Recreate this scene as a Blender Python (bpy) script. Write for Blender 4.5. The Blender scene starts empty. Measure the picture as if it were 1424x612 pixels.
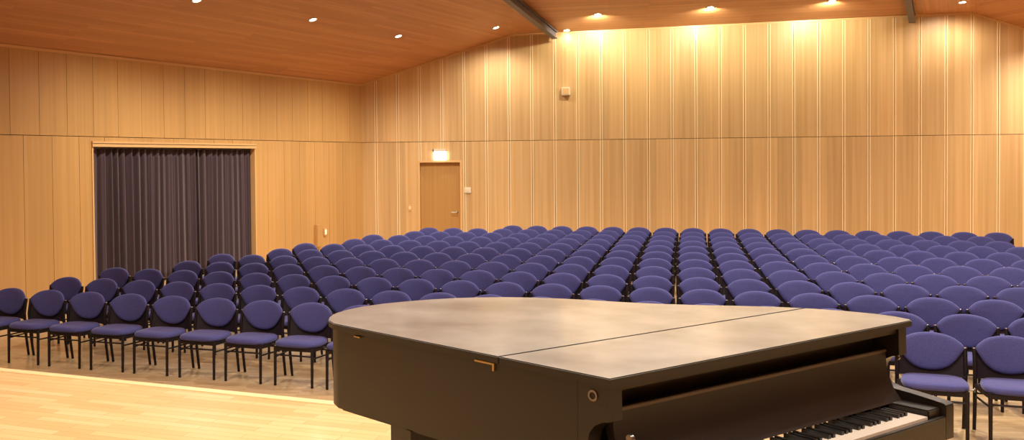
import bpy, bmesh, math, random
from mathutils import Vector, Matrix
random.seed(7)
C = bpy.context.scene.collection
PI = math.pi

# ------------------------------------------------------------------ helpers
def V(*a): return Vector(a)

def mesh_from(bm, name, mats, smooth=False, angle=None):
    bmesh.ops.recalc_face_normals(bm, faces=bm.faces)
    me = bpy.data.meshes.new(name)
    bm.to_mesh(me); bm.free()
    for m in (mats if isinstance(mats, (list, tuple)) else [mats]): me.materials.append(m)
    if smooth:
        for p in me.polygons: p.use_smooth = True
        me.set_sharp_from_angle(angle=math.radians(angle or 40))
    return me

def link(name, me, parent=None):
    o = bpy.data.objects.new(name, me); C.objects.link(o)
    if parent: o.parent = parent
    return o

def obj(name, bm, mats, parent=None, smooth=False, angle=None):
    return link(name, mesh_from(bm, name, mats, smooth, angle), parent)

def thing(name, label, cat, loc=(0, 0, 0), rotz=0, group=None):
    o = bpy.data.objects.new(name, None); C.objects.link(o)
    o.empty_display_size = .1
    o.location = loc; o.rotation_euler = (0, 0, rotz)
    o['label'] = label; o['category'] = cat
    if group: o['group'] = group
    return o

def struct(o):
    o['kind'] = 'structure'
    return o

def prism(bm, pts, z0, z1, mi=0, bevel=0):
    """vertical prism over a polygon of (x, y)"""
    lo = [bm.verts.new((x, y, z0)) for x, y in pts]
    hi = [bm.verts.new((x, y, z1)) for x, y in pts]
    n = len(pts); fs = [bm.faces.new(hi), bm.faces.new(lo[::-1])]
    for i in range(n):
        fs.append(bm.faces.new((lo[i], lo[(i+1) % n], hi[(i+1) % n], hi[i])))
    for f in fs: f.material_index = mi
    if bevel:
        es = [e for e in bm.edges if e.verts[0] in hi and e.verts[1] in hi]
        bmesh.ops.bevel(bm, geom=es, offset=bevel, segments=2, affect='EDGES', clamp_overlap=True)
    return fs

def boxf(bm, fr, a0, a1, b0, b1, c0, c1, mi=0):
    """box in a frame fr(a,b,c)->Vector"""
    v = [bm.verts.new(fr(a, b, c)) for c in (c0, c1) for b in (b0, b1) for a in (a0, a1)]
    for q in ((0, 1, 3, 2), (4, 6, 7, 5), (0, 4, 5, 1), (2, 3, 7, 6), (0, 2, 6, 4), (1, 5, 7, 3)):
        bm.faces.new([v[i] for i in q]).material_index = mi

ident = lambda a, b, c: V(a, b, c)

def tube(bm, path, r, seg=10, caps=True, mi=0):
    path = [Vector(p) for p in path]
    rs = r if isinstance(r, (list, tuple)) else [r]*len(path)
    rings = []
    for i, p in enumerate(path):
        d = (path[min(i+1, len(path)-1)] - path[max(i-1, 0)]).normalized()
        u = d.orthogonal().normalized() if i == 0 else (u - d*u.dot(d)).normalized()
        w = d.cross(u)
        rings.append([bm.verts.new(p + rs[i]*(u*math.cos(2*PI*k/seg) + w*math.sin(2*PI*k/seg))) for k in range(seg)])
    for a, b in zip(rings, rings[1:]):
        for k in range(seg):
            bm.faces.new((a[k], a[(k+1) % seg], b[(k+1) % seg], b[k])).material_index = mi
    if caps:
        bm.faces.new(rings[0][::-1]).material_index = mi; bm.faces.new(rings[-1]).material_index = mi

def disc_prism(bm, center, axis, r, h, seg=20, mi=0):
    a = Vector(axis).normalized(); c = Vector(center)
    tube(bm, [c, c + a*h], r, seg, True, mi)

# ------------------------------------------------------------------ materials
def mat(name, base=(.5, .5, .5), rough=.5, **kw):
    m = bpy.data.materials.new(name); m.use_nodes = True
    b = m.node_tree.nodes['Principled BSDF']
    b.inputs['Base Color'].default_value = (*base, 1)
    b.inputs['Roughness'].default_value = rough
    for k, v in kw.items(): b.inputs[k.replace('_', ' ')].default_value = v
    return m, m.node_tree.nodes, m.node_tree.links, b

def ramp(N, stops):
    r = N.new('ShaderNodeValToRGB'); e = r.color_ramp.elements
    e[0].position, e[0].color = stops[0][0], (*stops[0][1], 1)
    e[1].position, e[1].color = stops[-1][0], (*stops[-1][1], 1)
    for p, c in stops[1:-1]:
        x = e.new(p); x.color = (*c, 1)
    return r

def math_n(N, L, op, a, b=None):
    n = N.new('ShaderNodeMath'); n.operation = op
    for i, s in enumerate((a, b)):
        if s is None: continue
        if isinstance(s, (int, float)): n.inputs[i].default_value = s
        else: L.new(s, n.inputs[i])
    return n.outputs[0]

def mixc(N, L, fac, a, b, mode='MIX'):
    n = N.new('ShaderNodeMix'); n.data_type = 'RGBA'; n.blend_type = mode
    for i, s in ((0, fac), (6, a), (7, b)):
        if isinstance(s, (int, float)): n.inputs[i].default_value = s
        elif isinstance(s, tuple): n.inputs[i].default_value = (*s, 1)
        else: L.new(s, n.inputs[i])
    return n.outputs[2]

def veneer(name, light, dark, panel=.6, grain=(14, .25), rough=.42, tint=.5):
    """vertical wood veneer: u along the wall, v up, colour shifts from panel to panel"""
    m, N, L, b = mat(name, rough=rough)
    uv = N.new('ShaderNodeUVMap').outputs[0]
    sp = N.new('ShaderNodeSeparateXYZ'); L.new(uv, sp.inputs[0])
    pi_ = math_n(N, L, 'FLOOR', math_n(N, L, 'DIVIDE', sp.outputs[0], panel))
    row = math_n(N, L, 'GREATER_THAN', sp.outputs[1], 2.98)
    seed = math_n(N, L, 'ADD', pi_, math_n(N, L, 'MULTIPLY', row, 57.3))
    wn = N.new('ShaderNodeTexWhiteNoise'); wn.noise_dimensions = '1D'; L.new(seed, wn.inputs['W'])
    mp = N.new('ShaderNodeMapping'); mp.inputs['Scale'].default_value = (grain[0], grain[1], 1); L.new(uv, mp.inputs[0])
    cb = N.new('ShaderNodeCombineXYZ'); L.new(math_n(N, L, 'MULTIPLY', wn.outputs[0], 40), cb.inputs[2])
    va = N.new('ShaderNodeVectorMath'); L.new(mp.outputs[0], va.inputs[0]); L.new(cb.outputs[0], va.inputs[1])
    n1 = N.new('ShaderNodeTexNoise'); n1.inputs['Scale'].default_value = 1; n1.inputs['Detail'].default_value = 4; L.new(va.outputs[0], n1.inputs['Vector'])
    r = ramp(N, [(.3, dark), (.7, light)]); L.new(n1.outputs[0], r.inputs[0])
    br = math_n(N, L, 'ADD', math_n(N, L, 'MULTIPLY', wn.outputs[0], .22*tint*2), 1-.11*tint*2)
    hs = N.new('ShaderNodeHueSaturation'); L.new(r.outputs[0], hs.inputs['Color']); L.new(br, hs.inputs['Value'])
    L.new(hs.outputs[0], b.inputs['Base Color'])
    return m

def planks(name, cols, width, length, rough, bump=.02, rot=0, stain=.0, coat=0, space='UV'):
    m, N, L, b = mat(name, rough=rough)
    if coat:
        b.inputs['Coat Weight'].default_value = coat; b.inputs['Coat Roughness'].default_value = .12
    if space == 'UV': co = N.new('ShaderNodeUVMap').outputs[0]
    else: co = N.new('ShaderNodeTexCoord').outputs['Object']
    mp = N.new('ShaderNodeMapping'); mp.inputs['Rotation'].default_value = (0, 0, rot); L.new(co, mp.inputs[0])
    br = N.new('ShaderNodeTexBrick'); L.new(mp.outputs[0], br.inputs['Vector'])
    br.inputs['Scale'].default_value = 1; br.inputs['Brick Width'].default_value = length
    br.inputs['Row Height'].default_value = width; br.inputs['Mortar Size'].default_value = .0015
    br.offset = .37; br.inputs['Color1'].default_value = (0, 0, 0, 1); br.inputs['Color2'].default_value = (1, 1, 1, 1)
    br.inputs['Mortar'].default_value = (.2, .2, .2, 1); br.inputs['Bias'].default_value = 0
    g = N.new('ShaderNodeMapping'); g.inputs['Scale'].default_value = (.8, 22, 1); L.new(mp.outputs[0], g.inputs[0])
    ns = N.new('ShaderNodeTexNoise'); ns.inputs['Detail'].default_value = 3; ns.inputs['Scale'].default_value = 1.5; L.new(g.outputs[0], ns.inputs['Vector'])
    mx = mixc(N, L, .45, br.outputs['Color'], ns.outputs[0])
    r = ramp(N, cols); L.new(mx, r.inputs[0])
    seam = mixc(N, L, br.outputs['Fac'], r.outputs[0], tuple(x*.55 for x in cols[0][1]))
    L.new(seam, b.inputs['Base Color'])
    bp = N.new('ShaderNodeBump'); bp.inputs['Strength'].default_value = .15; bp.inputs['Distance'].default_value = bump
    L.new(math_n(N, L, 'SUBTRACT', 1., br.outputs['Fac']), bp.inputs['Height']); L.new(bp.outputs[0], b.inputs['Normal'])
    return m

M_wallback = veneer('veneer_back', (.67, .45, .215), (.56, .345, .14))
M_wallleft = veneer('veneer_left', (.58, .345, .125), (.51, .295, .10), tint=.3)
M_batten = mat('pale_batten', (.86, .66, .38), .35)[0]
M_gap = mat('dark_gap', (.10, .055, .02), .8)[0]
M_trim = mat('pale_wood_trim', (.70, .44, .19), .4)[0]
M_ceil = planks('ceiling_boards', [(.1, (.44, .19, .07)), (.5, (.52, .235, .09)), (.9, (.60, .285, .12))], .095, 2.6, .5)
M_floor = planks('hall_parquet', [(.1, (.50, .34, .17)), (.5, (.58, .40, .21)), (.9, (.66, .47, .26))], .07, .6, .3, coat=.3, space='OBJ')
M_stage = planks('stage_parquet', [(.1, (.60, .38, .17)), (.5, (.70, .48, .23)), (.9, (.76, .57, .31))], .075, .55, .35, coat=.25, space='OBJ', rot=.36)
M_nosing = mat('stage_nosing_wood', (.86, .66, .36), .3)[0]
M_frame = mat('dark_stained_wood', (.010, .006, .007), .5, Specular_IOR_Level=.3)[0]
M_panel = mat('dark_back_panel', (.012, .008, .012), .55, Specular_IOR_Level=.3)[0]
M_chrome = mat('brushed_steel', (.6, .55, .5), .3, Metallic=1.)[0]
M_cap = mat('dull_steel_cap', (.22, .19, .18), .35, Metallic=1.)[0]
M_steel = mat('painted_steel', (.10, .088, .11), .45)[0]
M_white = mat('white_plastic', (.75, .68, .55), .5)[0]
M_brass = mat('old_brass', (.45, .33, .16), .35, Metallic=1.)[0]
M_wallplain = mat('plain_wall_wood', (.55, .33, .14), .6)[0]

def fabric():
    m, N, L, b = mat('blue_wool_fabric', (.07, .06, .2), .9, Sheen_Weight=.45, Sheen_Roughness=.35)
    b.inputs['Sheen Tint'].default_value = (.62, .62, .95, 1)
    tc = N.new('ShaderNodeTexCoord').outputs['Object']
    ns = N.new('ShaderNodeTexNoise'); ns.inputs['Scale'].default_value = 160; ns.inputs['Detail'].default_value = 2; L.new(tc, ns.inputs['Vector'])
    r = ramp(N, [(.35, (.042, .044, .158)), (.65, (.066, .068, .242))]); L.new(ns.outputs[0], r.inputs[0])
    L.new(r.outputs[0], b.inputs['Base Color'])
    bp = N.new('ShaderNodeBump'); bp.inputs['Strength'].default_value = .2; bp.inputs['Distance'].default_value = .002
    L.new(ns.outputs[0], bp.inputs['Height']); L.new(bp.outputs[0], b.inputs['Normal'])
    return m
M_fab = fabric()

def curtain_mat():
    m, N, L, b = mat('aubergine_curtain_cloth', (.048, .026, .036), .85, Sheen_Weight=.3)
    return m
M_curt = curtain_mat()

def lacquer(name, base, rough, coat, crough, blotch):
    m, N, L, b = mat(name, base, rough, Coat_Weight=coat, Coat_Roughness=crough)
    tc = N.new('ShaderNodeTexCoord').outputs['Object']
    ns = N.new('ShaderNodeTexNoise'); ns.inputs['Scale'].default_value = 3.5; ns.inputs['Detail'].default_value = 5; L.new(tc, ns.inputs['Vector'])
    r = ramp(N, [(.3, tuple(x*(1-blotch) for x in base)), (.7, tuple(x*(1+blotch) for x in base))]); L.new(ns.outputs[0], r.inputs[0])
    L.new(r.outputs[0], b.inputs['Base Color'])
    return m, N, L, b
M_lid, *_ = lacquer('dusty_lid_painted_sheen', (.24, .25, .235), .4, 1., .17, .35)  # dust grey, lightened to paint in the bright reflections on black lacquer
M_case, *_ = lacquer('worn_black_lacquer', (.007, .004, .002), .46, .05, .3, .2)
M_rail = mat('rail_highlight', (.07, .05, .035), .4)[0]  # lighter tone paints the highlight along the fallboard's top edge
M_black = mat('matt_black', (.006, .005, .005), .6)[0]
M_ivory = mat('white_key', (.72, .66, .58), .25)[0]
M_ebony = mat('black_key', (.008, .007, .007), .3)[0]

def emis(name, col, s):
    m, N, L, b = mat(name, col, .5)
    b.inputs['Emission Color'].default_value = (*col, 1); b.inputs['Emission Strength'].default_value = s
    return m
M_lamp = emis('lit_lamp', (1, .9, .75), 14)
M_sign = emis('lit_sign_panel', (.92, .97, 1.), 4.)
M_sconce = emis('lit_sconce', (1, .8, .55), .6)

# ------------------------------------------------------------------ the room
A2 = V(-1.88, 25.4); T2 = V(.98872, -.14981); N2 = V(.14981, .98872)      # back wall: corner, direction to the right, outward normal
LD = V(-.5235, -.852); LN = V(-.852, .5235)                                # left wall: direction to the stage, outward normal
RD = V(.2477, -.9688); RN = V(.9688, .2477)
RC = A2 + T2*19.45                                                        # back right corner
ZW = 4.55; ZT = 2.97
Fp = V(2.1655, 24.787, 5.775); Tp = V(13.318, 23.097, 5.988)
SIDE_L, SIDE_R = 30., 27.

def fr_back(a, b, c):                      # a along, b out of the room (negative = into it), c up
    p = A2 + T2*a + N2*b; return V(p.x, p.y, c)
def fr_left(a, b, c):
    p = A2 + LD*a + LN*b; return V(p.x, p.y, c)
def fr_right(a, b, c):
    p = RC + RD*a + RN*b; return V(p.x, p.y, c)

def top_back(s):
    if s < 4.09: return ZW + (5.775-ZW)*s/4.09
    if s < 15.37: return 5.775 + (5.988-5.775)*(s-4.09)/11.28
    return 5.988 + (ZW-5.988)*(s-15.37)/4.08

def panelled(name, fr, length, topf, panel, mats, battens, holes=(), offset=.0, upper_shift=0.):
    """a wall of veneered panels with real gaps on a backing; uv = (metres along, metres up)"""
    bm = bmesh.new(); uvl = bm.loops.layers.uv.new('UVMap')
    def quadbox(s0, s1, z00, z01, z10, z11, d0, d1, mi):
        # z00/z01: bottom/top at s0; z10/z11 at s1
        P = [(s0, d0, z00), (s1, d0, z10), (s1, d0, z11), (s0, d0, z01), (s0, d1, z00), (s1, d1, z10), (s1, d1, z11), (s0, d1, z01)]
        vs = [bm.verts.new(fr(*p)) for p in P]
        for q in ((0, 1, 2, 3), (4, 7, 6, 5), (0, 4, 5, 1), (3, 2, 6, 7), (0, 3, 7, 4), (1, 5, 6, 2)):
            f = bm.faces.new([vs[i] for i in q]); f.material_index = mi
            for lp, i in zip(f.loops, q): lp[uvl].uv = (P[i][0] + .0001, P[i][2])
    def cells(s0, s1, zlo, zhi):
        out = [(s0, s1, zlo, zhi)]
        for h in holes:
            nxt = []
            for (a, b_, c, d) in out:
                if h[0] >= b_ or h[1] <= a or h[2] >= d or h[3] <= c: nxt.append((a, b_, c, d)); continue
                if h[0] > a: nxt.append((a, h[0], c, d))
                if h[1] < b_: nxt.append((h[1], b_, c, d))
                m0, m1 = max(a, h[0]), min(b_, h[1])
                if h[2] > c: nxt.append((m0, m1, c, h[2]))
                if h[3] < d: nxt.append((m0, m1, h[3], d))
            out = nxt
        return out
    g = .004
    def run(shift, zlo, zhi_f, lower):
        s = -shift
        brk = [4.09, 15.37] if fr is fr_back else []
        while s < length:
            a, b_ = max(0, s), min(length, s + panel)
            s += panel
            if b_ - a < .02: continue
            cuts = [a] + [k for k in brk if a < k < b_] + [b_]
            for ci, (p, q) in enumerate(zip(cuts, cuts[1:])):
                pa, qb = p + (g if ci == 0 else 0), q - (g if ci == len(cuts)-2 else 0)
                if lower:
                    for (x0, x1, z0, z1) in cells(pa, qb, zlo, zhi_f(0)):
                        if x1-x0 > .01: quadbox(x0, x1, z0, z1, z0, z1, -.018, 0, 0)
                else:
                    quadbox(pa, qb, zlo, zhi_f(pa), zlo, zhi_f(qb), -.018, 0, 0)
            if battens and a > 0:
                w = .026
                if lower:
                    for (x0, x1, z0, z1) in cells(a+.012, a+.012+w, zlo, zhi_f(0)): quadbox(x0, x1, z0, z1, z0, z1, -.026, -.018, 1)
                    for (x0, x1, z0, z1) in cells(a-.012-w, a-.012, zlo, zhi_f(0)): quadbox(x0, x1, z0, z1, z0, z1, -.024, -.018, 1)
                else:
                    quadbox(a+.012, a+.012+w, zlo, zhi_f(a), zlo, zhi_f(a), -.026, -.018, 1)
                    quadbox(a-.012-w, a-.012, zlo, zhi_f(a), zlo, zhi_f(a), -.024, -.018, 1)
    run(offset, .0, lambda s: ZT-.006, True)
    run(offset+upper_shift, ZT+.006, lambda s: topf(s), False)
    # backing
    cuts = sorted({0, length, *[h[0] for h in holes], *[h[1] for h in holes], *([4.09, 15.37] if fr is fr_back else [])})
    for p, q in zip(cuts, cuts[1:]):
        zb = 0
        for h in holes:
            if h[0] <= p < h[1]: zb = h[3]
        quadbox(p, q, zb, topf(p), zb, topf(q), 0, .25, 2)
    # pale fillet under the ceiling
    for p, q in zip(cuts, cuts[1:]):
        quadbox(p, q, topf(p)-.05, topf(p), topf(q)-.05, topf(q), -.03, -.0, 3)
    return struct(obj(name, bm, mats))

DOOR = (1.57, 2.70, 0., 2.43)
CUR = (4.28, 8.80, 0., 2.78)
panelled('wall_back', fr_back, 19.45, top_back, .6, [M_wallback, M_batten, M_gap, M_trim], True, [DOOR], .2)
panelled('wall_left', fr_left, SIDE_L, lambda s: ZW, .587, [M_wallleft, M_batten, M_gap, M_trim], False, [CUR], .28, -.25)
panelled('wall_right', fr_right, SIDE_R, lambda s: ZW, .6, [M_wallleft, M_batten, M_gap, M_trim], False, [], .1)
LE = fr_left(SIDE_L, 0, 0); RE = fr_right(SIDE_R, 0, 0)

# ceiling: folded planes with boards; uv = metres along / across the boards
def plane_z(p0, n, x, y): return p0.z - (n.x*(x-p0.x) + n.y*(y-p0.y))/n.z
L0 = V(A2.x, A2.y, ZW); nA = V(LD.x, LD.y, 0).cross(Fp-L0).normalized(); nA = nA if nA.z > 0 else -nA
R0 = V(RC.x, RC.y, ZW); nD = V(RD.x, RD.y, 0).cross(Tp-R0).normalized(); nD = nD if nD.z > 0 else -nD
nC = V(.0216, .1431, .98947)
nC = (Tp-Fp).cross(V(.1498*-1, -.9887, .1465)).normalized(); nC = nC if nC.z > 0 else -nC
dL = nA.cross(nC).normalized(); dL = dL if dL.y < 0 else -dL
dR = nD.cross(nC).normalized(); dR = dR if dR.y < 0 else -dR
ZC = 7.5
KL = Fp + dL*((ZC-Fp.z)/dL.z); KR = Tp + dR*((ZC-Tp.z)/dR.z)
def back_pt(s): return V(*(A2 + T2*s), top_back(s))
def ceilface(bm, uvl, pts, along):
    vs = [bm.verts.new(p) for p in pts]; f = bm.faces.new(vs)
    n = f.normal; f.normal_update(); n = f.normal
    a = (Vector(along) - n*n.dot(Vector(along))).normalized(); c = n.cross(a)
    for lp in f.loops: lp[uvl].uv = (lp.vert.co.dot(a)+50, lp.vert.co.dot(c)+50)
bm = bmesh.new(); uvl = bm.loops.layers.uv.new('UVMap')
ld3 = V(LD.x, LD.y, 0); rd3 = V(RD.x, RD.y, 0); t3 = V(T2.x, T2.y, 0)
LEt = V(LE.x, LE.y, ZW); REt = V(RE.x, RE.y, ZW)
KLe = KL + ld3*14.; KRe = KR + rd3*14.
ceilface(bm, uvl, [L0, Fp, KL, KLe, LEt], ld3)
ceilface(bm, uvl, [R0, REt, KRe, KR, Tp], rd3)
bd = V(-.497, -.868, 0)
def onC(x, y): return V(x, y, plane_z(Fp, nC, x, y))
b1 = back_pt(5.35); b2 = back_pt(14.05)
# the margins beside the two beams are boarded along the beams, the middle across
def tocontour(p):
    k = V(bd.x, bd.y, -(nC.x*bd.x+nC.y*bd.y)/nC.z)
    return p + k*((ZC-p.z)/k.z)
# left margin: triangle from the fold to the first beam, cut where the beam line meets the fold
k = V(bd.x, bd.y, -(nC.x*bd.x+nC.y*bd.y)/nC.z)
den = k.x*dL.y - k.y*dL.x
tt = ((Fp.x-b1.x)*dL.y - (Fp.y-b1.y)*dL.x)/den
X1 = b1 + k*tt
E2 = tocontour(b2)
ceilface(bm, uvl, [Fp, b1, X1], bd)
ceilface(bm, uvl, [b1, b2, E2, KL, X1], t3)
ceilface(bm, uvl, [b2, Tp, KR, E2], bd)
ceilface(bm, uvl, [KL, E2, KR, KRe, KLe], t3)
YB = -3.5
ceilface(bm, uvl, [KLe, KRe, REt, LEt], t3)
for f in bm.faces:
    if f.normal.z > 0: f.normal_flip()
me = bpy.data.meshes.new('ceiling'); bm.to_mesh(me); bm.free(); me.materials.append(M_ceil)
ce = link('ceiling', me); struct(ce)
md = ce.modifiers.new('thickness', 'SOLIDIFY'); md.thickness = .12; md.offset = -1

# wall behind the camera, closing the hall
bm = bmesh.new()
prism(bm, [(LE.x-.1, LE.y-.25), (RE.x+.1, RE.y-.25), (RE.x+.1, RE.y), (LE.x-.1, LE.y)], 0, 7.5)
struct(obj('wall_front', bm, M_wallplain))

# hall floor
bm = bmesh.new()
fp = [fr_left(-.3, .3, 0), fr_left(SIDE_L+.3, .3, 0), fr_right(SIDE_R+.3, .3, 0), fr_right(-.3, .3, 0)]
prism(bm, [(p.x, p.y) for p in fp], -.15, 0)
struct(obj('floor', bm, M_floor))

# stage the camera and the piano stand on
ZS = .83
S0, S1 = V(-3.409, 7.325), V(-.661, 6.197); SD = (S1-S0).normalized()
sl = S0 - SD*11.5; sr = S0 + SD*16.5; SNn = V(SD.y, -SD.x)      # towards the camera
if SNn.y > 0: SNn = -SNn
bm = bmesh.new()
c0, c1 = sl + SNn*.09, sr + SNn*.09
d1, d0 = V(sr.x + 0, -3.0), V(sl.x+.4, -3.0)
prism(bm, [tuple(c0), tuple(c1), tuple(d1), tuple(d0)], .004, ZS)
struct(obj('floor_stage', bm, M_stage))
bm = bmesh.new()
q0, q1 = sl + SNn*.075, sr + SNn*.075
e0, e1 = sl - SNn*.012, sr - SNn*.012
prism(bm, [tuple(e0), tuple(e1), tuple(q1), tuple(q0)], ZS-.06, ZS+.002, bevel=.004)
struct(obj('trim_1', bm, M_nosing))
bm = bmesh.new()
g0, g1 = sl + SNn*.09, sr + SNn*.09
prism(bm, [tuple(sl + SNn*.0), tuple(sr + SNn*.0), tuple(g1), tuple(g0)], .004, ZS-.062)
struct(obj('wall_stage', bm, M_gap))

# ------------------------------------------------------------------ curtain opening in the left wall
bm = bmesh.new()
boxf(bm, fr_left, CUR[0]-.25, CUR[1]+.25, .55, .6, 0, 3.1)
boxf(bm, fr_left, CUR[0]-.25, CUR[0]-.2, .25, .55, 0, 3.1)
boxf(bm, fr_left, CUR[1]+.2, CUR[1]+.25, .25, .55, 0, 3.1)
boxf(bm, fr_left, CUR[0]-.25, CUR[1]+.25, .25, .55, 3.05, 3.1)
struct(obj('wall_recess', bm, M_gap))
bm = bmesh.new()
boxf(bm, fr_left, CUR[0]-.03, CUR[1]+.03, -.055, .10, CUR[3]-.004, CUR[3]+.10)
boxf(bm, fr_left, CUR[0]-.03, CUR[0]+.006, -.03, .24, .001, CUR[3]-.005)
boxf(bm, fr_left, CUR[1]-.006, CUR[1]+.03, -.03, .24, .001, CUR[3]-.005)
struct(obj('trim_2', bm, M_trim))
bm = bmesh.new()
boxf(bm, fr_left, CUR[0]-.02, CUR[1]+.02, -.062, -.055, CUR[3]+.055, CUR[3]+.065)
struct(obj('trim_3', bm, M_gap))
cur = thing('stage_curtain', 'dark aubergine pleated curtain closing the wide opening in the left wall', 'curtain', tuple(fr_left(6.5, .13, 0)))
inv = Matrix.Translation(-Vector(cur.location))
def drape(a0, a1, seed):
    rnd = random.Random(seed)
    bm = bmesh.new(); n = int((a1-a0)/.012); rows = 14
    ph = 0; phs = []; amp = []
    per = .13
    for i in range(n+1):
        phs.append(ph); ph += 2*PI*.012/per
        if i % 11 == 0: per = rnd.uniform(.13, .24)
        amp.append(.035 + .012*math.sin(i*.031+seed))
    grid = []
    for j in range(rows+1):
        z = .03 + (2.745-.03)*j/rows; t = 1-j/rows
        row = []
        for i in range(n+1):
            a = a0 + (a1-a0)*i/n + .02*t*math.sin(i*.05+seed)
            b = .10 + amp[i]*(1+.25*t)*math.sin(phs[i] + .35*t*math.sin(i*.02)) + .012*math.sin(phs[i]*2.3+1)
            row.append(bm.verts.new(inv @ fr_left(a, b, z)))
        grid.append(row)
    for r0, r1 in zip(grid, grid[1:]):
        for i in range(n): bm.faces.new((r0[i], r0[i+1], r1[i+1], r1[i]))
    return bm
mid = (CUR[0]+CUR[1])/2 - .55
for nm, a0, a1, sd in (('curtain_panel', CUR[0]+.01, mid+.03, 3), ('curtain_panel', mid-.03, CUR[1]-.01, 9)):
    o = obj(nm, drape(a0, a1, sd), M_curt, cur, True, 180)
    m_ = o.modifiers.new('cloth', 'SOLIDIFY'); m_.thickness = .004
bm = bmesh.new()
tube(bm, [inv @ fr_left(CUR[0]+.010, .10, 2.755), inv @ fr_left(CUR[1]-.010, .10, 2.755)], .012, 8)
obj('curtain_rail', bm, M_steel, cur)

# ------------------------------------------------------------------ door in the back wall
bm = bmesh.new()
boxf(bm, fr_back, DOOR[0], DOOR[1], .28, .33, 0, 2.6)
struct(obj('wall_behind_door', bm, M_gap))
dr = thing('door_1', 'light wood single door with pale frame in the back wall', 'door', tuple(fr_back(2.13, .1, 0))); dr['kind'] = 'structure'
di = Matrix.Translation(-Vector(dr.location))
frd = lambda a, b, c: di @ fr_back(a, b, c)
bm = bmesh.new()
boxf(bm, frd, DOOR[0]-.035, DOOR[0]+.02, -.035, .15, 0, DOOR[3]+.035)
boxf(bm, frd, DOOR[1]-.02, DOOR[1]+.035, -.035, .15, 0, DOOR[3]+.035)
boxf(bm, frd, DOOR[0]+.02, DOOR[1]-.02, -.035, .15, DOOR[3]-.02, DOOR[3]+.035)
obj('door_frame', bm, M_trim, dr)
M_leaf = veneer('veneer_door', (.50, .28, .09), (.43, .23, .07), panel=3., tint=.1)
bm = bmesh.new(); u_ = bm.loops.layers.uv.new('UVMap')
boxf(bm, frd, DOOR[0]+.024, DOOR[1]-.024, .07, .115, .008, DOOR[3]-.024)
for f in bm.faces:
    for lp in f.loops:
        lp[u_].uv = (lp.vert.co.x*1.01, lp.vert.co.z*.5)
lf = obj('door_leaf', bm, M_leaf, dr)
bm = bmesh.new()
p0 = frd(2.585, .07, 1.07)
tube(bm, [p0, frd(2.585, .01, 1.07), frd(2.56, -.0, 1.07), frd(2.42, -.0, 1.07)], .013, 10)
disc_prism(bm, frd(2.585, .07, 1.07), (-N2.x, -N2.y, 0), .028, .008)
obj('door_handle', bm, M_chrome, lf, True)

# emergency sign above the door
sg = thing('exit_light', 'glowing white box sign on a short bracket above the wooden door', 'sign', tuple(fr_back(2.15, -.03, 2.5)))
si = Matrix.Translation(-Vector(sg.location)); frs = lambda a, b, c: si @ fr_back(a, b, c)
bm = bmesh.new(); boxf(bm, frs, 1.99, 2.31, -.13, -.024, 2.70, 2.77); obj('housing', bm, M_white, sg)
bm = bmesh.new(); boxf(bm, frs, 1.985, 2.315, -.10, -.07, 2.475, 2.70); obj('lit_panel', bm, M_sign, sg)
bm = bmesh.new(); boxf(bm, frs, 1.95, 1.985, -.06, -.026, 2.70, 2.77); obj('bracket', bm, M_steel, sg)

def wallbox(name, label, cat, fr, a0, a1, z0, z1, d, m, inner=None, innername='button', inm=None):
    t = thing(name, label, cat, tuple(fr((a0+a1)/2, -.018, z0)))
    iv = Matrix.Translation(-Vector(t.location)); g = lambda a, b, c: iv @ fr(a, b, c)
    bm = bmesh.new(); boxf(bm, g, a0, a1, -.018-d, -.014, z0, z1)
    bmesh.ops.bevel(bm, geom=bm.edges[:], offset=min(d*.3, .012), segments=2, affect='EDGES')
    obj('casing', bm, m, t)
    if inner:
        i0, i1, j0, j1 = inner
        bm = bmesh.new(); boxf(bm, g, i0, i1, -.018-d-.008, -.018-d+.004, j0, j1); obj(innername, bm, inm or M_trim, t)
    return t
wallbox('wall_speaker', 'small cream square speaker box high on the back wall', 'speaker', fr_back, 5.38, 5.60, 4.13, 4.35, .10, M_white, (5.41, 5.57, 4.16, 4.32), 'speaker_grille', M_trim)
wallbox('thermostat', 'small white square control plate on the wall just right of the door', 'control', fr_back, 2.80, 2.97, 1.58, 1.74, .03, M_white, (2.845, 2.925, 1.62, 1.70), 'dial', M_batten)
wallbox('light_switch', 'narrow pale switch plate on the wall just left of the door', 'switch', fr_back, 1.26, 1.36, 1.11, 1.29, .015, M_trim, (1.28, 1.34, 1.16, 1.24), 'rocker', M_batten)
wallbox('wall_lamp', 'tiny lit oval lamp low on the left wall right of the curtain', 'lamp', fr_left, 1.65, 1.75, .56, .76, .04, M_trim, (1.67, 1.73, .60, .72), 'glowing_lens', M_sconce)
wallbox('fire_hose_cover', 'slim brown wooden box low on the left wall beside the tiny lamp', 'box', fr_left, 1.93, 2.12, .30, .86, .10, M_wallleft, None)

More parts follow.
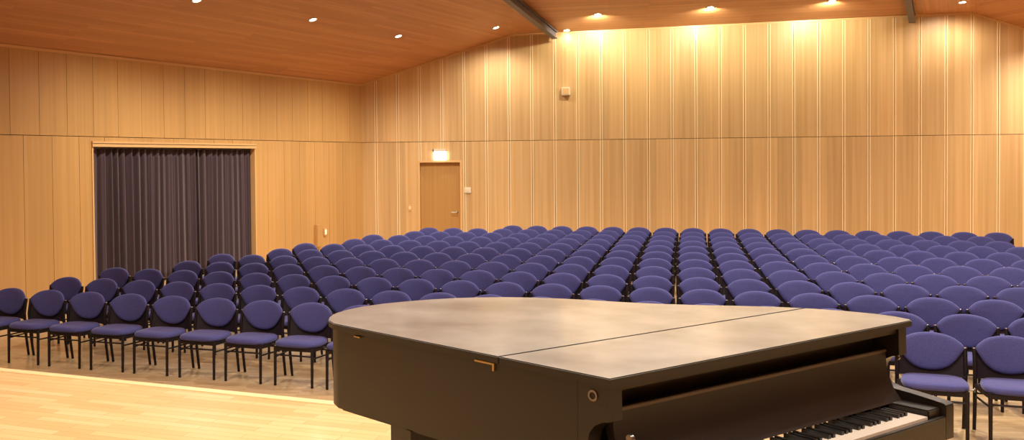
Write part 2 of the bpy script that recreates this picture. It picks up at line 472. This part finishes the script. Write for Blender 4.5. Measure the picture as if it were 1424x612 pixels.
# ------------------------------------------------------------------ steel beams under the ceiling
def beam(p0, p1, w=.15, h=.20):
    p0, p1 = Vector(p0), Vector(p1); d = (p1-p0).normalized(); s = d.cross(V(0, 0, 1)).normalized(); u = s.cross(d)
    bm = bmesh.new()
    fr = lambda a, b, c: p0 + d*a + s*b + u*c
    L_ = (p1-p0).length
    boxf(bm, fr, 0, L_, -w/2, w/2, -h/2, -h/2+.03)
    boxf(bm, fr, 0, L_, -w/2, w/2, h/2-.03, h/2)
    boxf(bm, fr, 0, L_, -w*.18, w*.18, -h/2+.03, h/2-.03)
    return bm
def under(x, y, d): return V(x, y, min(plane_z(Fp, nC, x, y), plane_z(Fp, nA, x, y) if x < 2 else 99) - d)
bs1 = V(3.42, 24.52, 0)
bma = beam(under(3.25, 24.42, .13), under(1.72, 21.1, .13))
struct(obj('beam', bma, M_steel))
bma = beam(under(1.72, 21.1, .13), under(-.6, 17.2, .13))
struct(obj('beam', bma, M_steel))
y2 = E2.y; x2 = 12.05 + (y2-23.2)*.573
struct(obj('beam', beam(under(11.93, 23.2, .13), under(x2-.12, y2, .13)), M_steel))

# ------------------------------------------------------------------ downlights
LCOL = (1., .90, .76)
def downlight(p, n, power, label, group='round ceiling downlights', spot=150, wash=None, col=None):
    t = thing('ceiling_downlight', label, 'ceiling light', tuple(p), 0, group)
    n = Vector(n).normalized()
    bm = bmesh.new(); s = 24
    u = n.orthogonal().normalized(); w = n.cross(u)
    rings = []
    for r, h in ((.10, .0), (.10, -.012), (.075, -.012), (.068, .035)):
        rings.append([bm.verts.new(n*h + r*(u*math.cos(2*PI*k/s)+w*math.sin(2*PI*k/s))) for k in range(s)])
    for a, b in zip(rings, rings[1:]):
        for k in range(s): bm.faces.new((a[k], a[(k+1) % s], b[(k+1) % s], b[k]))
    obj('trim_ring', bm, M_chrome, t, True)
    bm = bmesh.new(); disc_prism(bm, -n*.004, -n, .068, .004, 24)
    obj('lamp_lens', bm, M_lamp, t)
    ld = bpy.data.lights.new('downlight', 'SPOT'); ld.energy = power; ld.color = LCOL
    ld.spot_size = math.radians(spot); ld.spot_blend = .9; ld.shadow_soft_size = .06
    lo = bpy.data.objects.new('downlight', ld); C.objects.link(lo); lo.location = Vector(p) - V(0, 0, .06)
    if wash: lo.rotation_euler = Vector(wash).to_track_quat('-Z', 'Y').to_euler(); ld.color = col
    return t
PW = 620
for (x, y), lab in (((-4.18, 16.84), 'round lit downlight in the left ceiling slope, nearest the stage, cut by the upper edge'),
                    ((-2.43, 19.47), 'round lit downlight in the left ceiling slope, middle of that line'),
                    ((-.75, 22.17), 'round lit downlight in the left ceiling slope above the inner wall corner'),
                    ((1.67, 23.74), 'round lit downlight in the ceiling fold between left slope and first beam')):
    downlight((x, y, plane_z(Fp, nA, x, y)), nA, PW*(.42 if y > 22.5 else .85), lab)
for (x, y), lab in (((3.56, 24.42), 'round lit downlight beside the lower end of the left steel beam'),
                    ((4.13, 23.08), 'round lit downlight in the middle ceiling, first right of the left steel beam'),
                    ((6.75, 22.57), 'round lit downlight in the middle ceiling, second right of the left steel beam'),
                    ((9.49, 22.14), 'round lit downlight in the middle ceiling, between second downlight and right beam'),
                    ((12.66, 22.3), 'round lit downlight between the right steel beam and the right ceiling fold')):
    downlight((x, y, plane_z(Fp, nC, x, y)), nC, PW*(.015 if y > 24 else .26 if x > 12 else .27), lab, spot=165,
              wash=None if (y > 24 or x > 12) else (.12, .80, -.60), col=(1., .95, .72))
for (x, y) in ((14.9, 21.3), (16.0, 19.)):
    downlight((x, y, plane_z(Tp, nD, x, y)), nD, PW*.9, 'round lit downlight in the right ceiling slope beyond the picture edge')
out = 'unseen round downlight added to the flat high ceiling to light the seats'
for x, y in ((-5, 12.5), (-1.0, 12.), (3, 11.5), (7, 11), (11, 10.5), (14, 10)):
    downlight((x, y, ZC), (0, 0, 1), PW*1.7, out)  # lamps out of view, added to light the hall
for x, y in ((2.2, 18.2), (6.2, 17.4), (10.2, 16.8)):
    downlight((x, y, plane_z(Fp, nC, x, y)), nC, PW*1.0, 'unseen round downlight added to the rising middle ceiling to light the seats')  # further unseen lamps, added to brighten the seating
for x, y in ((-7, 6.5), (-3., 6.2), (1, 6.0), (5, 5.5), (-5, 2.), (0, 1.), (4, 1.5)):
    downlight((x, y, ZC), (0, 0, 1), PW*1.15, 'round lit downlight of the flat ceiling above the stage')

# ------------------------------------------------------------------ chairs
def pad_outline():
    half = [(.0, .845), (.05, .8425), (.10, .836), (.15, .824), (.19, .808), (.222, .786), (.246, .765), (.262, .745), (.266, .728), (.258, .705),
            (.236, .670), (.207, .622), (.172, .580), (.134, .548), (.090, .528), (.045, .518), (0, .515)]
    return half + [(-x, z) for x, z in half[-2:0:-1]]
def back_y(x, z):                                        # the curved, leaning plane of the backrest
    return .185 + (z-.47)*.20 - .9*x*x
def make_pad():
    bm = bmesh.new(); out = pad_outline(); n = len(out); c = (0, .70)
    def layer(k, yoff):
        return [bm.verts.new((c[0]+(x-c[0])*k, back_y((x-c[0])*k, c[1]+(z-c[1])*k)+yoff, c[1]+(z-c[1])*k)) for x, z in out]
    seq = [(.35, -.030), (.62, -.029), (.82, -.026), (.93, -.020), (.985, -.010), (1., .0), (.985, .010), (.9, .014), (.5, .015)]
    rings = [layer(k, y) for k, y in seq]
    f0 = bm.verts.new((0, back_y(0, .7)-.031, .70)); f1 = bm.verts.new((0, back_y(0, .7)+.015, .70))
    for a, b in zip(rings, rings[1:]):
        for i in range(n): bm.faces.new((a[i], a[(i+1) % n], b[(i+1) % n], b[i]))
    for i in range(n):
        bm.faces.new((f0, rings[0][(i+1) % n], rings[0][i])); bm.faces.new((f1, rings[-1][i], rings[-1][(i+1) % n]))
    return bm
def make_seat():
    bm = bmesh.new(); n = 40
    def layer(k, z):
        vs = []
        for i in range(n):
            a = 2*PI*i/n; ca, sa = math.cos(a), math.sin(a)
            x = math.copysign(abs(ca)**.5, ca)*.262; y = math.copysign(abs(sa)**.55, sa)*.235
            x *= 1 - .06*(y/.215) if y > 0 else 1
            vs.append(bm.verts.new((x*k, -.04 + y*k, z)))
        return vs
    rings = [layer(k, z) for k, z in ((.90, .425), (.975, .430), (1., .448), (.985, .468), (.93, .482), (.7, .490), (.35, .488))]
    for a, b in zip(rings, rings[1:]):
        for i in range(n): bm.faces.new((a[i], a[(i+1) % n], b[(i+1) % n], b[i]))
    bm.faces.new(rings[0][::-1]); bm.faces.new(rings[-1])
    return bm
def make_panel():
    bm = bmesh.new(); nx = 14; G = {}
    for s in (0, 1):
        for j, z in enumerate((.470, .55, .64, .718)):
            for i in range(nx+1):
                x = -.276 + .552*i/nx
                G[s, j, i] = bm.verts.new((x, back_y(x, z) + .017 + .012*s, z))
    for s in (0, 1):
        for j in range(3):
            for i in range(nx):
                q = [G[s, j, i], G[s, j, i+1], G[s, j+1, i+1], G[s, j+1, i]]
                bm.faces.new(q if s == 0 else q[::-1])
    for i in range(nx):
        bm.faces.new((G[0, 0, i+1], G[0, 0, i], G[1, 0, i], G[1, 0, i+1])); bm.faces.new((G[0, 3, i], G[0, 3, i+1], G[1, 3, i+1], G[1, 3, i]))
    for j in range(3):
        bm.faces.new((G[0, j, 0], G[0, j+1, 0], G[1, j+1, 0], G[1, j, 0])); bm.faces.new((G[0, j+1, nx], G[0, j, nx], G[1, j, nx], G[1, j+1, nx]))
    return bm
def rear_leg(s):
    bm = bmesh.new(); yb = lambda z: back_y(.262, z)+.012
    tube(bm, [(s*.268, .215, 0), (s*.270, .175, .25), (s*.272, .160, .44), (s*.273, yb(.55), .55), (s*.275, yb(.725), .725)], [.015, .017, .018, .018, .017], 10)
    return bm
def cap(s):
    bm = bmesh.new(); y = back_y(.262, .725)+.012
    tube(bm, [(s*.275, y, .725), (s*.275, y+.002, .732), (s*.275, y+.002, .735)], [.0175, .016, .008], 10)
    return bm
def front_leg(s):
    bm = bmesh.new(); tube(bm, [(s*.225, -.245, 0), (s*.225, -.235, .43)], [.015, .018], 10); return bm
def seat_frame():
    bm = bmesh.new()
    boxf(bm, ident, -.225, .225, -.248, -.222, .385, .424)
    boxf(bm, ident, -.25, .25, .145, .170, .385, .424)
    for s in (-1, 1):
        fr = lambda a, b, c, s=s: V(s*(.225 + .042*(a+.235)/.39) + b, a, c)
        boxf(bm, fr, -.235, .155, -.012, .012, .385, .424)
    return bm
def stretchers():
    bm = bmesh.new()
    tube(bm, [(-.224, -.238, .335), (.224, -.238, .335)], .009, 8)
    tube(bm, [(-.268, .172, .335), (.268, .172, .335)], .009, 8)
    for s in (-1, 1): tube(bm, [(s*.224, -.238, .31), (s*.269, .176, .31)], .009, 8)
    return bm
def link_clip():
    bm = bmesh.new(); boxf(bm, ident, .255, .318, -.05, -.022, .400, .414); boxf(bm, ident, .303, .320, -.05, -.022, .390, .424)
    bmesh.ops.bevel(bm, geom=bm.edges[:], offset=.004, segments=1, affect='EDGES'); return bm

PARTS = [('seat', mesh_from(make_seat(), 'seat', M_fab, True, 60), None, None),
         ('backrest', mesh_from(make_pad(), 'backrest', M_fab, True, 70), None, None),
         ('back_panel', mesh_from(make_panel(), 'back_panel', M_panel, True), 'dark wooden back panel', None),
         ('seat_frame', mesh_from(seat_frame(), 'seat_frame', M_frame), None, None),
         ('stretcher', mesh_from(stretchers(), 'stretcher', M_frame, True), None, None),
         ('link_clip', mesh_from(link_clip(), 'link_clip', M_cap), 'dull steel linking clip', None),
         ('leg', mesh_from(front_leg(-1), 'leg', M_frame, True), None, None),
         ('leg', mesh_from(front_leg(1), 'leg', M_frame, True), None, None)]
RL = [(mesh_from(rear_leg(s), 'leg', M_frame, True), mesh_from(cap(s), 'post_cap', M_cap, True)) for s in (-1, 1)]

def make_chair():
    t = thing('hall_chair', '', 'chair', (0, 0, 0), 0, 'blue linked chairs in rows')
    for nm, me, lab, _ in PARTS:
        o = link(nm, me, t)
        if lab: o['label'] = lab
    for leg_me, cap_me in RL:
        o = link('leg', leg_me, t)
        c = link('post_cap', cap_me, o); c['label'] = 'dull steel cap'
    return t
def dup(root):
    r = root.copy(); C.objects.link(r)
    for ch in root.children:
        c = ch.copy(); C.objects.link(c); c.parent = r
        for g in ch.children:
            d = g.copy(); C.objects.link(d); d.parent = c
    return r

CX = [3.1649, 1.6536, 0.063, 6.9495, -0.0437, 0.0002]
CY = [15.773, 6.2393, -0.0462, -2.5366, 0.0269, 0.0212]
def seatpos(c, r):
    c = (c-12)/12; r = (r-5.5)/5.5
    b = [1, r, r*r, c, c*r, c*c]
    return sum(a*k for a, k in zip(CX, b)), sum(a*k for a, k in zip(CY, b))
ORD = ['first', 'second', 'third', 'fourth', 'fifth', 'sixth', 'seventh', 'eighth', 'ninth', 'tenth', 'eleventh', 'twelfth', 'thirteenth', 'fourteenth',
       'fifteenth', 'sixteenth', 'seventeenth', 'eighteenth', 'nineteenth', 'twentieth', 'twenty-first', 'twenty-second']
ROWN = ['front row', 'second row', 'third row', 'fourth row', 'fifth row', 'sixth row', 'seventh row', 'eighth row', 'ninth row', 'tenth row',
        'eleventh row', 'rearmost row']
EXT = [(0, 19), (0, 19), (0, 20), (1, 20), (1, 21), (2, 21), (2, 22), (3, 22), (3, 23), (4, 23), (4, 23), (7, 24)]
proto = make_chair(); used = False
rnd = random.Random(5)
for r, (c0_, c1_) in enumerate(EXT):
    for c in range(c0_, c1_+1):
        o = proto if not used else dup(proto); used = True
        x, y = seatpos(c, r); x1, y1 = seatpos(c+.5, r); x0, y0 = seatpos(c-.5, r)
        ang = math.atan2(y1-y0, x1-x0)
        sy, sx = -.19, 0                                # the lattice marks the top of the backrest: step back to the chair's centre
        a = ang + math.radians(rnd.uniform(-1.2, 1.2))
        o.location = (x + math.sin(a)*.262, y - math.cos(a)*.262, 0)
        o.rotation_euler = (0, 0, a)
        n = c-c0_; end = n == c1_-c0_
        where = ('at the curtain-side end of the ' if n == 0 else 'at the far right end of the ' if end and r >= 9 else ORD[n] + ' from the curtain-side end of the ') + ROWN[r]
        if r == 0 and 8 <= c <= 16: where = 'behind the piano, ' + ORD[n] + ' from the left end of the front row'
        o['label'] = 'blue padded chair ' + where

# ------------------------------------------------------------------ grand piano
ZL = 1.83                                   # top of the lid
P1, P2, P3 = V(.477, 2.514), V(1.738, 3.380), V(-.365, 3.427)
U = (P2-P1).normalized(); Fw = V(U.y, -U.x)               # along the keyboard, towards the player
W_ = (P2-P1).length
bass = (P1-P3).normalized()
rim_pts = [V(1.742, 3.403), V(1.722, 3.468), V(1.676, 3.529), V(1.60, 3.600), V(1.50, 3.665), V(1.37, 3.722), V(1.22, 3.755), V(1.07, 3.785),
           V(.93, 3.825), V(.80, 3.877), V(.68, 3.940), V(.56, 3.995), V(.443, 4.033), V(.32, 4.055), V(.198, 4.057), V(.09, 4.043), V(-.008, 4.008),
           V(-.11, 3.960), V(-.205, 3.905), V(-.285, 3.830), V(-.345, 3.750), V(-.383, 3.665), V(-.397, 3.58), V(-.392, 3.50), P3]
piano = thing('grand_piano', 'closed black grand piano with dusty sheen-painted lid standing on the wooden stage', 'piano', (.6, 3.2, ZS))
PO = Vector(piano.location)
def inset(pts, d):
    n = len(pts); out = []
    area = sum(pts[i].x*pts[(i+1) % n].y - pts[(i+1) % n].x*pts[i].y for i in range(n))
    sg_ = 1 if area > 0 else -1
    for i in range(n):
        a, b, c = pts[i-1], pts[i], pts[(i+1) % n]
        e1 = (b-a).normalized(); e2 = (c-b).normalized()
        n1 = V(-e1.y, e1.x)*sg_; n2 = V(-e2.y, e2.x)*sg_
        m_ = (n1+n2).normalized(); k = d/max(.5, m_.dot(n1)); out.append(b + m_*k)
    return out
def pprism(pts, z0, z1, name, m, bevel=0, parent=None, smooth=True):
    bm = bmesh.new(); prism(bm, [(p.x-PO.x, p.y-PO.y) for p in pts], z0-PO.z, z1-PO.z, 0, bevel)
    return obj(name, bm, m, parent or piano, smooth, 30)
def lid_piece(pts, name):
    bm = bmesh.new(); prism(bm, [(p.x-PO.x, p.y-PO.y) for p in pts], ZL-.022-PO.z, ZL-PO.z, 0, .003)
    for f in bm.faces:
        f.normal_update()
        if f.normal.z < .9: f.material_index = 1
    return obj(name, bm, [M_lid, M_case], piano, True, 30)
lid_outline = [P1, P2] + rim_pts
# flap line: seam from the bass side to the treble side
Sa, Sb = V(.2412, 2.8461), V(1.434, 3.6558)
sdir = (Sb-Sa).normalized()
def seamhit(a, b):
    e = b-a; den = e.x*sdir.y - e.y*sdir.x
    t = ((Sa.x-a.x)*sdir.y - (Sa.y-a.y)*sdir.x)/den
    return a + e*t, t
ring = lid_outline; hits = []
for i in range(len(ring)):
    a, b = ring[i], ring[(i+1) % len(ring)]
    h, t = seamhit(a, b)
    if 0 <= t < 1: hits.append((i, h))
hits.sort(key=lambda h: h[0])
(i0, h0), (i1, h1) = hits[0], hits[-1]
main_pts = [h0] + ring[i0+1:i1+1] + [h1]
flap_pts = [h1] + ring[i1+1:] + ring[:i0+1] + [h0]
gsh = V(-sdir.y, sdir.x); gsh = gsh if gsh.y > 0 else -gsh
main_pts[0] = main_pts[0] + gsh*.0025; main_pts[-1] = main_pts[-1] + gsh*.0025
flap_pts[0] = flap_pts[0] - gsh*.0025; flap_pts[-1] = flap_pts[-1] - gsh*.0025
lid_piece(main_pts, 'lid')
lid_piece(flap_pts, 'lid_flap')

# rim: solid body behind the action, following the lid outline
body = inset(lid_outline, .016)
b1_, b2_ = body[0], body[1]
back = -.11
b1s = b1_ + (body[-1]-b1_).normalized()*.11
b2s = b2_ - Fw*.10
bpts = [b1s, V(b2s.x-.0, b2s.y)] + [p for p in body[2:] if (p-b2_).dot(-Fw) > .105] + [p for p in body[-1:] if False]
ZB = 1.515
pprism(bpts, ZB, ZL-.022, 'rim', M_case, 0)
# lower moulding lip round the rim
lower = inset(bpts, .02)
pprism(lower, ZB-.012, ZB-.0, 'rim_base', M_case, 0)

def cheek(origin, fdir, side, th, name):
    prof = [(-.109, 1.807), (-.002, 1.807), (.0, 1.705), (-.025, 1.700), (-.052, 1.685), (-.069, 1.662), (-.075, 1.636), (-.068, 1.610), (-.046, 1.592), (-.012, 1.583),
            (.05, 1.578), (.12, 1.570), (.158, 1.565), (.166, 1.560), (.168, 1.552), (.168, 1.44), (-.109, 1.44)]
    bm = bmesh.new(); L_ = []
    for s in (0, th):
        L_.append([bm.verts.new(V(*(origin + fdir*w + side*s), z) - PO) for w, z in prof])
    n = len(prof)
    bm.faces.new(L_[0]); bm.faces.new(L_[1][::-1])
    for i in range(n): bm.faces.new((L_[0][i], L_[0][(i+1) % n], L_[1][(i+1) % n], L_[1][i]))
    bm.normal_update(); bmesh.ops.triangulate(bm, faces=[f for f in bm.faces if len(f.verts) > 4])
    return obj(name, bm, M_case, piano, True, 30)
cheek(b1_, (b1_-body[-1]).normalized() , U, .05, 'arm')
cheek(b2_ - U*.0, Fw, -U, .05, 'arm')

def kf(u, w, z):                                            # keyboard frame: u from the bass corner, w towards the player
    p = b1_ + U*u + Fw*w; return V(p.x, p.y, z) - PO
WK = (b2_-b1_).length
def kbox(name, m, u0, u1, w0, w1, z0, z1, parent=None, bevel=0):
    bm = bmesh.new(); boxf(bm, kf, u0, u1, w0, w1, z0, z1)
    if bevel: bmesh.ops.bevel(bm, geom=bm.edges[:], offset=bevel, segments=2, affect='EDGES')
    return obj(name, bm, m, parent or piano)
kbox('flap_lip', M_case, .05, WK-.05, -.030, -.012, 1.784, 1.807)
kbox('key_slip', M_case, .05, WK-.05, .150, .168, 1.44, 1.522, bevel=.003)
kbox('key_bed', M_case, .05, WK-.05, -.105, .150, 1.44, 1.478)
for u0 in (.052, WK-.13): kbox('key_block', M_case, u0, u0+.078, .004, .148, 1.478, 1.550, bevel=.004)
# fallboard: leaning face with a rail on top
bm = bmesh.new()
prof = [(-.075, 1.722), (-.050, 1.725), (-.044, 1.718), (-.044, 1.71), (-.038, 1.65), (-.014, 1.59), (.018, 1.549), (-.03, 1.546), (-.072, 1.66)]
Lh = [[bm.verts.new(kf(u, w, z)) for w, z in prof] for u in (.056, WK-.062)]
bm.faces.new(Lh[0]); bm.faces.new(Lh[1][::-1])
for i in range(len(prof)): bm.faces.new((Lh[0][i], Lh[0][(i+1) % len(prof)], Lh[1][(i+1) % len(prof)], Lh[1][i]))
fb = obj('fallboard', bm, M_case, piano, True, 25)
kbox('fallboard_rail', M_rail, .057, WK-.063, -.048, -.039, 1.714, 1.7255, fb, .002)
fb.children[0]['label'] = 'top edge with painted highlight'
# keys
k0, k1 = .135, WK-.135; nk = 52; kw = (k1-k0)/nk
bm = bmesh.new()
for i in range(nk): boxf(bm, kf, k0+i*kw+.0006, k0+(i+1)*kw-.0006, .002, .148, 1.482, 1.530)
obj('white_keys', bm, M_ivory, piano)
bm = bmesh.new()
for i in range(nk-1):
    if (i % 7) in (0, 2, 3, 5, 6):
        c = k0+(i+1)*kw
        v0 = len(bm.verts)
        boxf(bm, kf, c-.0065, c+.0065, .003, .100, 1.530, 1.542)
obj('black_keys', bm, M_ebony, piano)
# hinges and fittings
def onspine(px_t, z, d=.0):
    p = P1 + (P3-P1)*px_t; n = V(-bass.y, bass.x); n = n if n.x < 0 else -n
    return V(p.x, p.y, z) + V(n.x, n.y, 0)*d
spn = V(-bass.y, bass.x); spn = spn if spn.x < 0 else -spn
def fitting(name, m, t, z, w, h, d=.006):
    bm = bmesh.new(); fr = lambda a, b, c: onspine(t, z) + V(bass.x, bass.y, 0)*a + V(spn.x, spn.y, 0)*(b-.016) + V(0, 0, c) - PO
    boxf(bm, fr, -w/2, w/2, -.002, d, -h/2, h/2); return obj(name, bm, m, piano), fr
fitting('lid_hook', M_brass, .392, 1.800, .075, .006)
o_, fr_ = fitting('lid_hook', M_brass, .358, 1.791, .008, .024)
fitting('lid_hinge', M_brass, .90, 1.795, .035, .005)
bm = bmesh.new(); fr = lambda a, b, c: onspine(.055, 1.770) + V(bass.x, bass.y, 0)*a + V(spn.x, spn.y, 0)*(b-.016) + V(0, 0, c) - PO
n = 20
for r0, r1, d in ((.016, .010, .004), (.010, .0, .0015)):
    ro = [bm.verts.new(fr(r0*math.cos(2*PI*k/n), d, r0*math.sin(2*PI*k/n))) for k in range(n)]
    rz = [bm.verts.new(fr(r0*math.cos(2*PI*k/n), -.002, r0*math.sin(2*PI*k/n))) for k in range(n)]
    if r1: ri = [bm.verts.new(fr(r1*math.cos(2*PI*k/n), d, r1*math.sin(2*PI*k/n))) for k in range(n)]
    for k in range(n):
        bm.faces.new((rz[k], rz[(k+1) % n], ro[(k+1) % n], ro[k]))
        if r1: bm.faces.new((ro[k], ro[(k+1) % n], ri[(k+1) % n], ri[k]))
    if not r1: bm.faces.new(ro)
    if not r1:
        bm.faces.ensure_lookup_table()
        for fc in bm.faces[-n-1:]: fc.material_index = 1
bm.faces.ensure_lookup_table(); lk = obj('lock_ring', bm, [M_cap, M_black], piano, True, 30); lk['label'] = 'round steel lock ring'
bm = bmesh.new(); disc_prism(bm, kf(.054, .02, 1.655), (U.x, U.y, 0), .012, .012, 14)
disc_prism(bm, kf(WK-.054, -.0, 1.70), (-U.x, -U.y, 0), .008, .01, 14)
obj('fallboard_pivot', bm, M_cap, piano, True, 30)
# legs with castors
def leg(x, y):
    bm = bmesh.new(); c = V(x, y, 0) - V(PO.x, PO.y, 0)
    secs = [(.064, ZB-.01), (.064, 1.40), (.052, 1.38), (.058, 1.34), (.040, .99), (.048, .97), (.048, .92)]
    rings = []
    for h, z in secs:
        rings.append([bm.verts.new(V(c.x, c.y, z-PO.z) + V(U.x, U.y, 0)*a*h + V(Fw.x, Fw.y, 0)*b*h) for a, b in ((-1, -1), (1, -1), (1, 1), (-1, 1))])
    for a, b in zip(rings, rings[1:]):
        for k in range(4): bm.faces.new((a[k], a[(k+1) % 4], b[(k+1) % 4], b[k]))
    bm.faces.new(rings[0]); bm.faces.new(rings[-1][::-1])
    l = obj('leg', bm, M_case, piano)
    bm = bmesh.new(); tube(bm, [V(c.x, c.y, .92-PO.z), V(c.x, c.y, .885-PO.z)], .016, 10)
    tube(bm, [V(c.x-.014, c.y+.01, .865-PO.z), V(c.x+.014, c.y+.01, .865-PO.z)], .035, 18)
    ca_ = obj('castor', bm, M_brass, l, True)
    return l
leg(-.062, 3.25); leg(.66, 2.80); leg(1.55, 3.42)
# ------------------------------------------------------------------ world, camera, view
w = bpy.data.worlds.new('World'); bpy.context.scene.world = w; w.use_nodes = True
w.node_tree.nodes['Background'].inputs[0].default_value = (1, .85, .65, 1)
w.node_tree.nodes['Background'].inputs[1].default_value = .02
cd = bpy.data.cameras.new('Camera'); cam = bpy.data.objects.new('Camera', cd); C.objects.link(cam)
f = 1300.; p = math.radians(1.2); roll = .0094; cx = 600.; cy = 225.6 + f*math.tan(p)
cd.sensor_fit = 'HORIZONTAL'; cd.sensor_width = 36; cd.lens = 36*f/1424
cd.shift_x = (712-cx)/1424; cd.shift_y = -(306-cy)/1424
cam.matrix_world = Matrix.Translation((0, 0, 2.42)) @ Matrix.Rotation(PI/2-p, 4, 'X') @ Matrix.Rotation(-roll, 4, 'Z')
cd.clip_start = .05; cd.clip_end = 200
sc = bpy.context.scene; sc.camera = cam
sc.view_settings.view_transform = 'Standard'; sc.view_settings.look = 'None'
sc.view_settings.gamma = 1; sc.view_settings.use_curve_mapping = False
sc.view_settings.exposure = .42
sc.cycles.use_denoising = True; sc.cycles.max_bounces = 8; sc.cycles.diffuse_bounces = 5
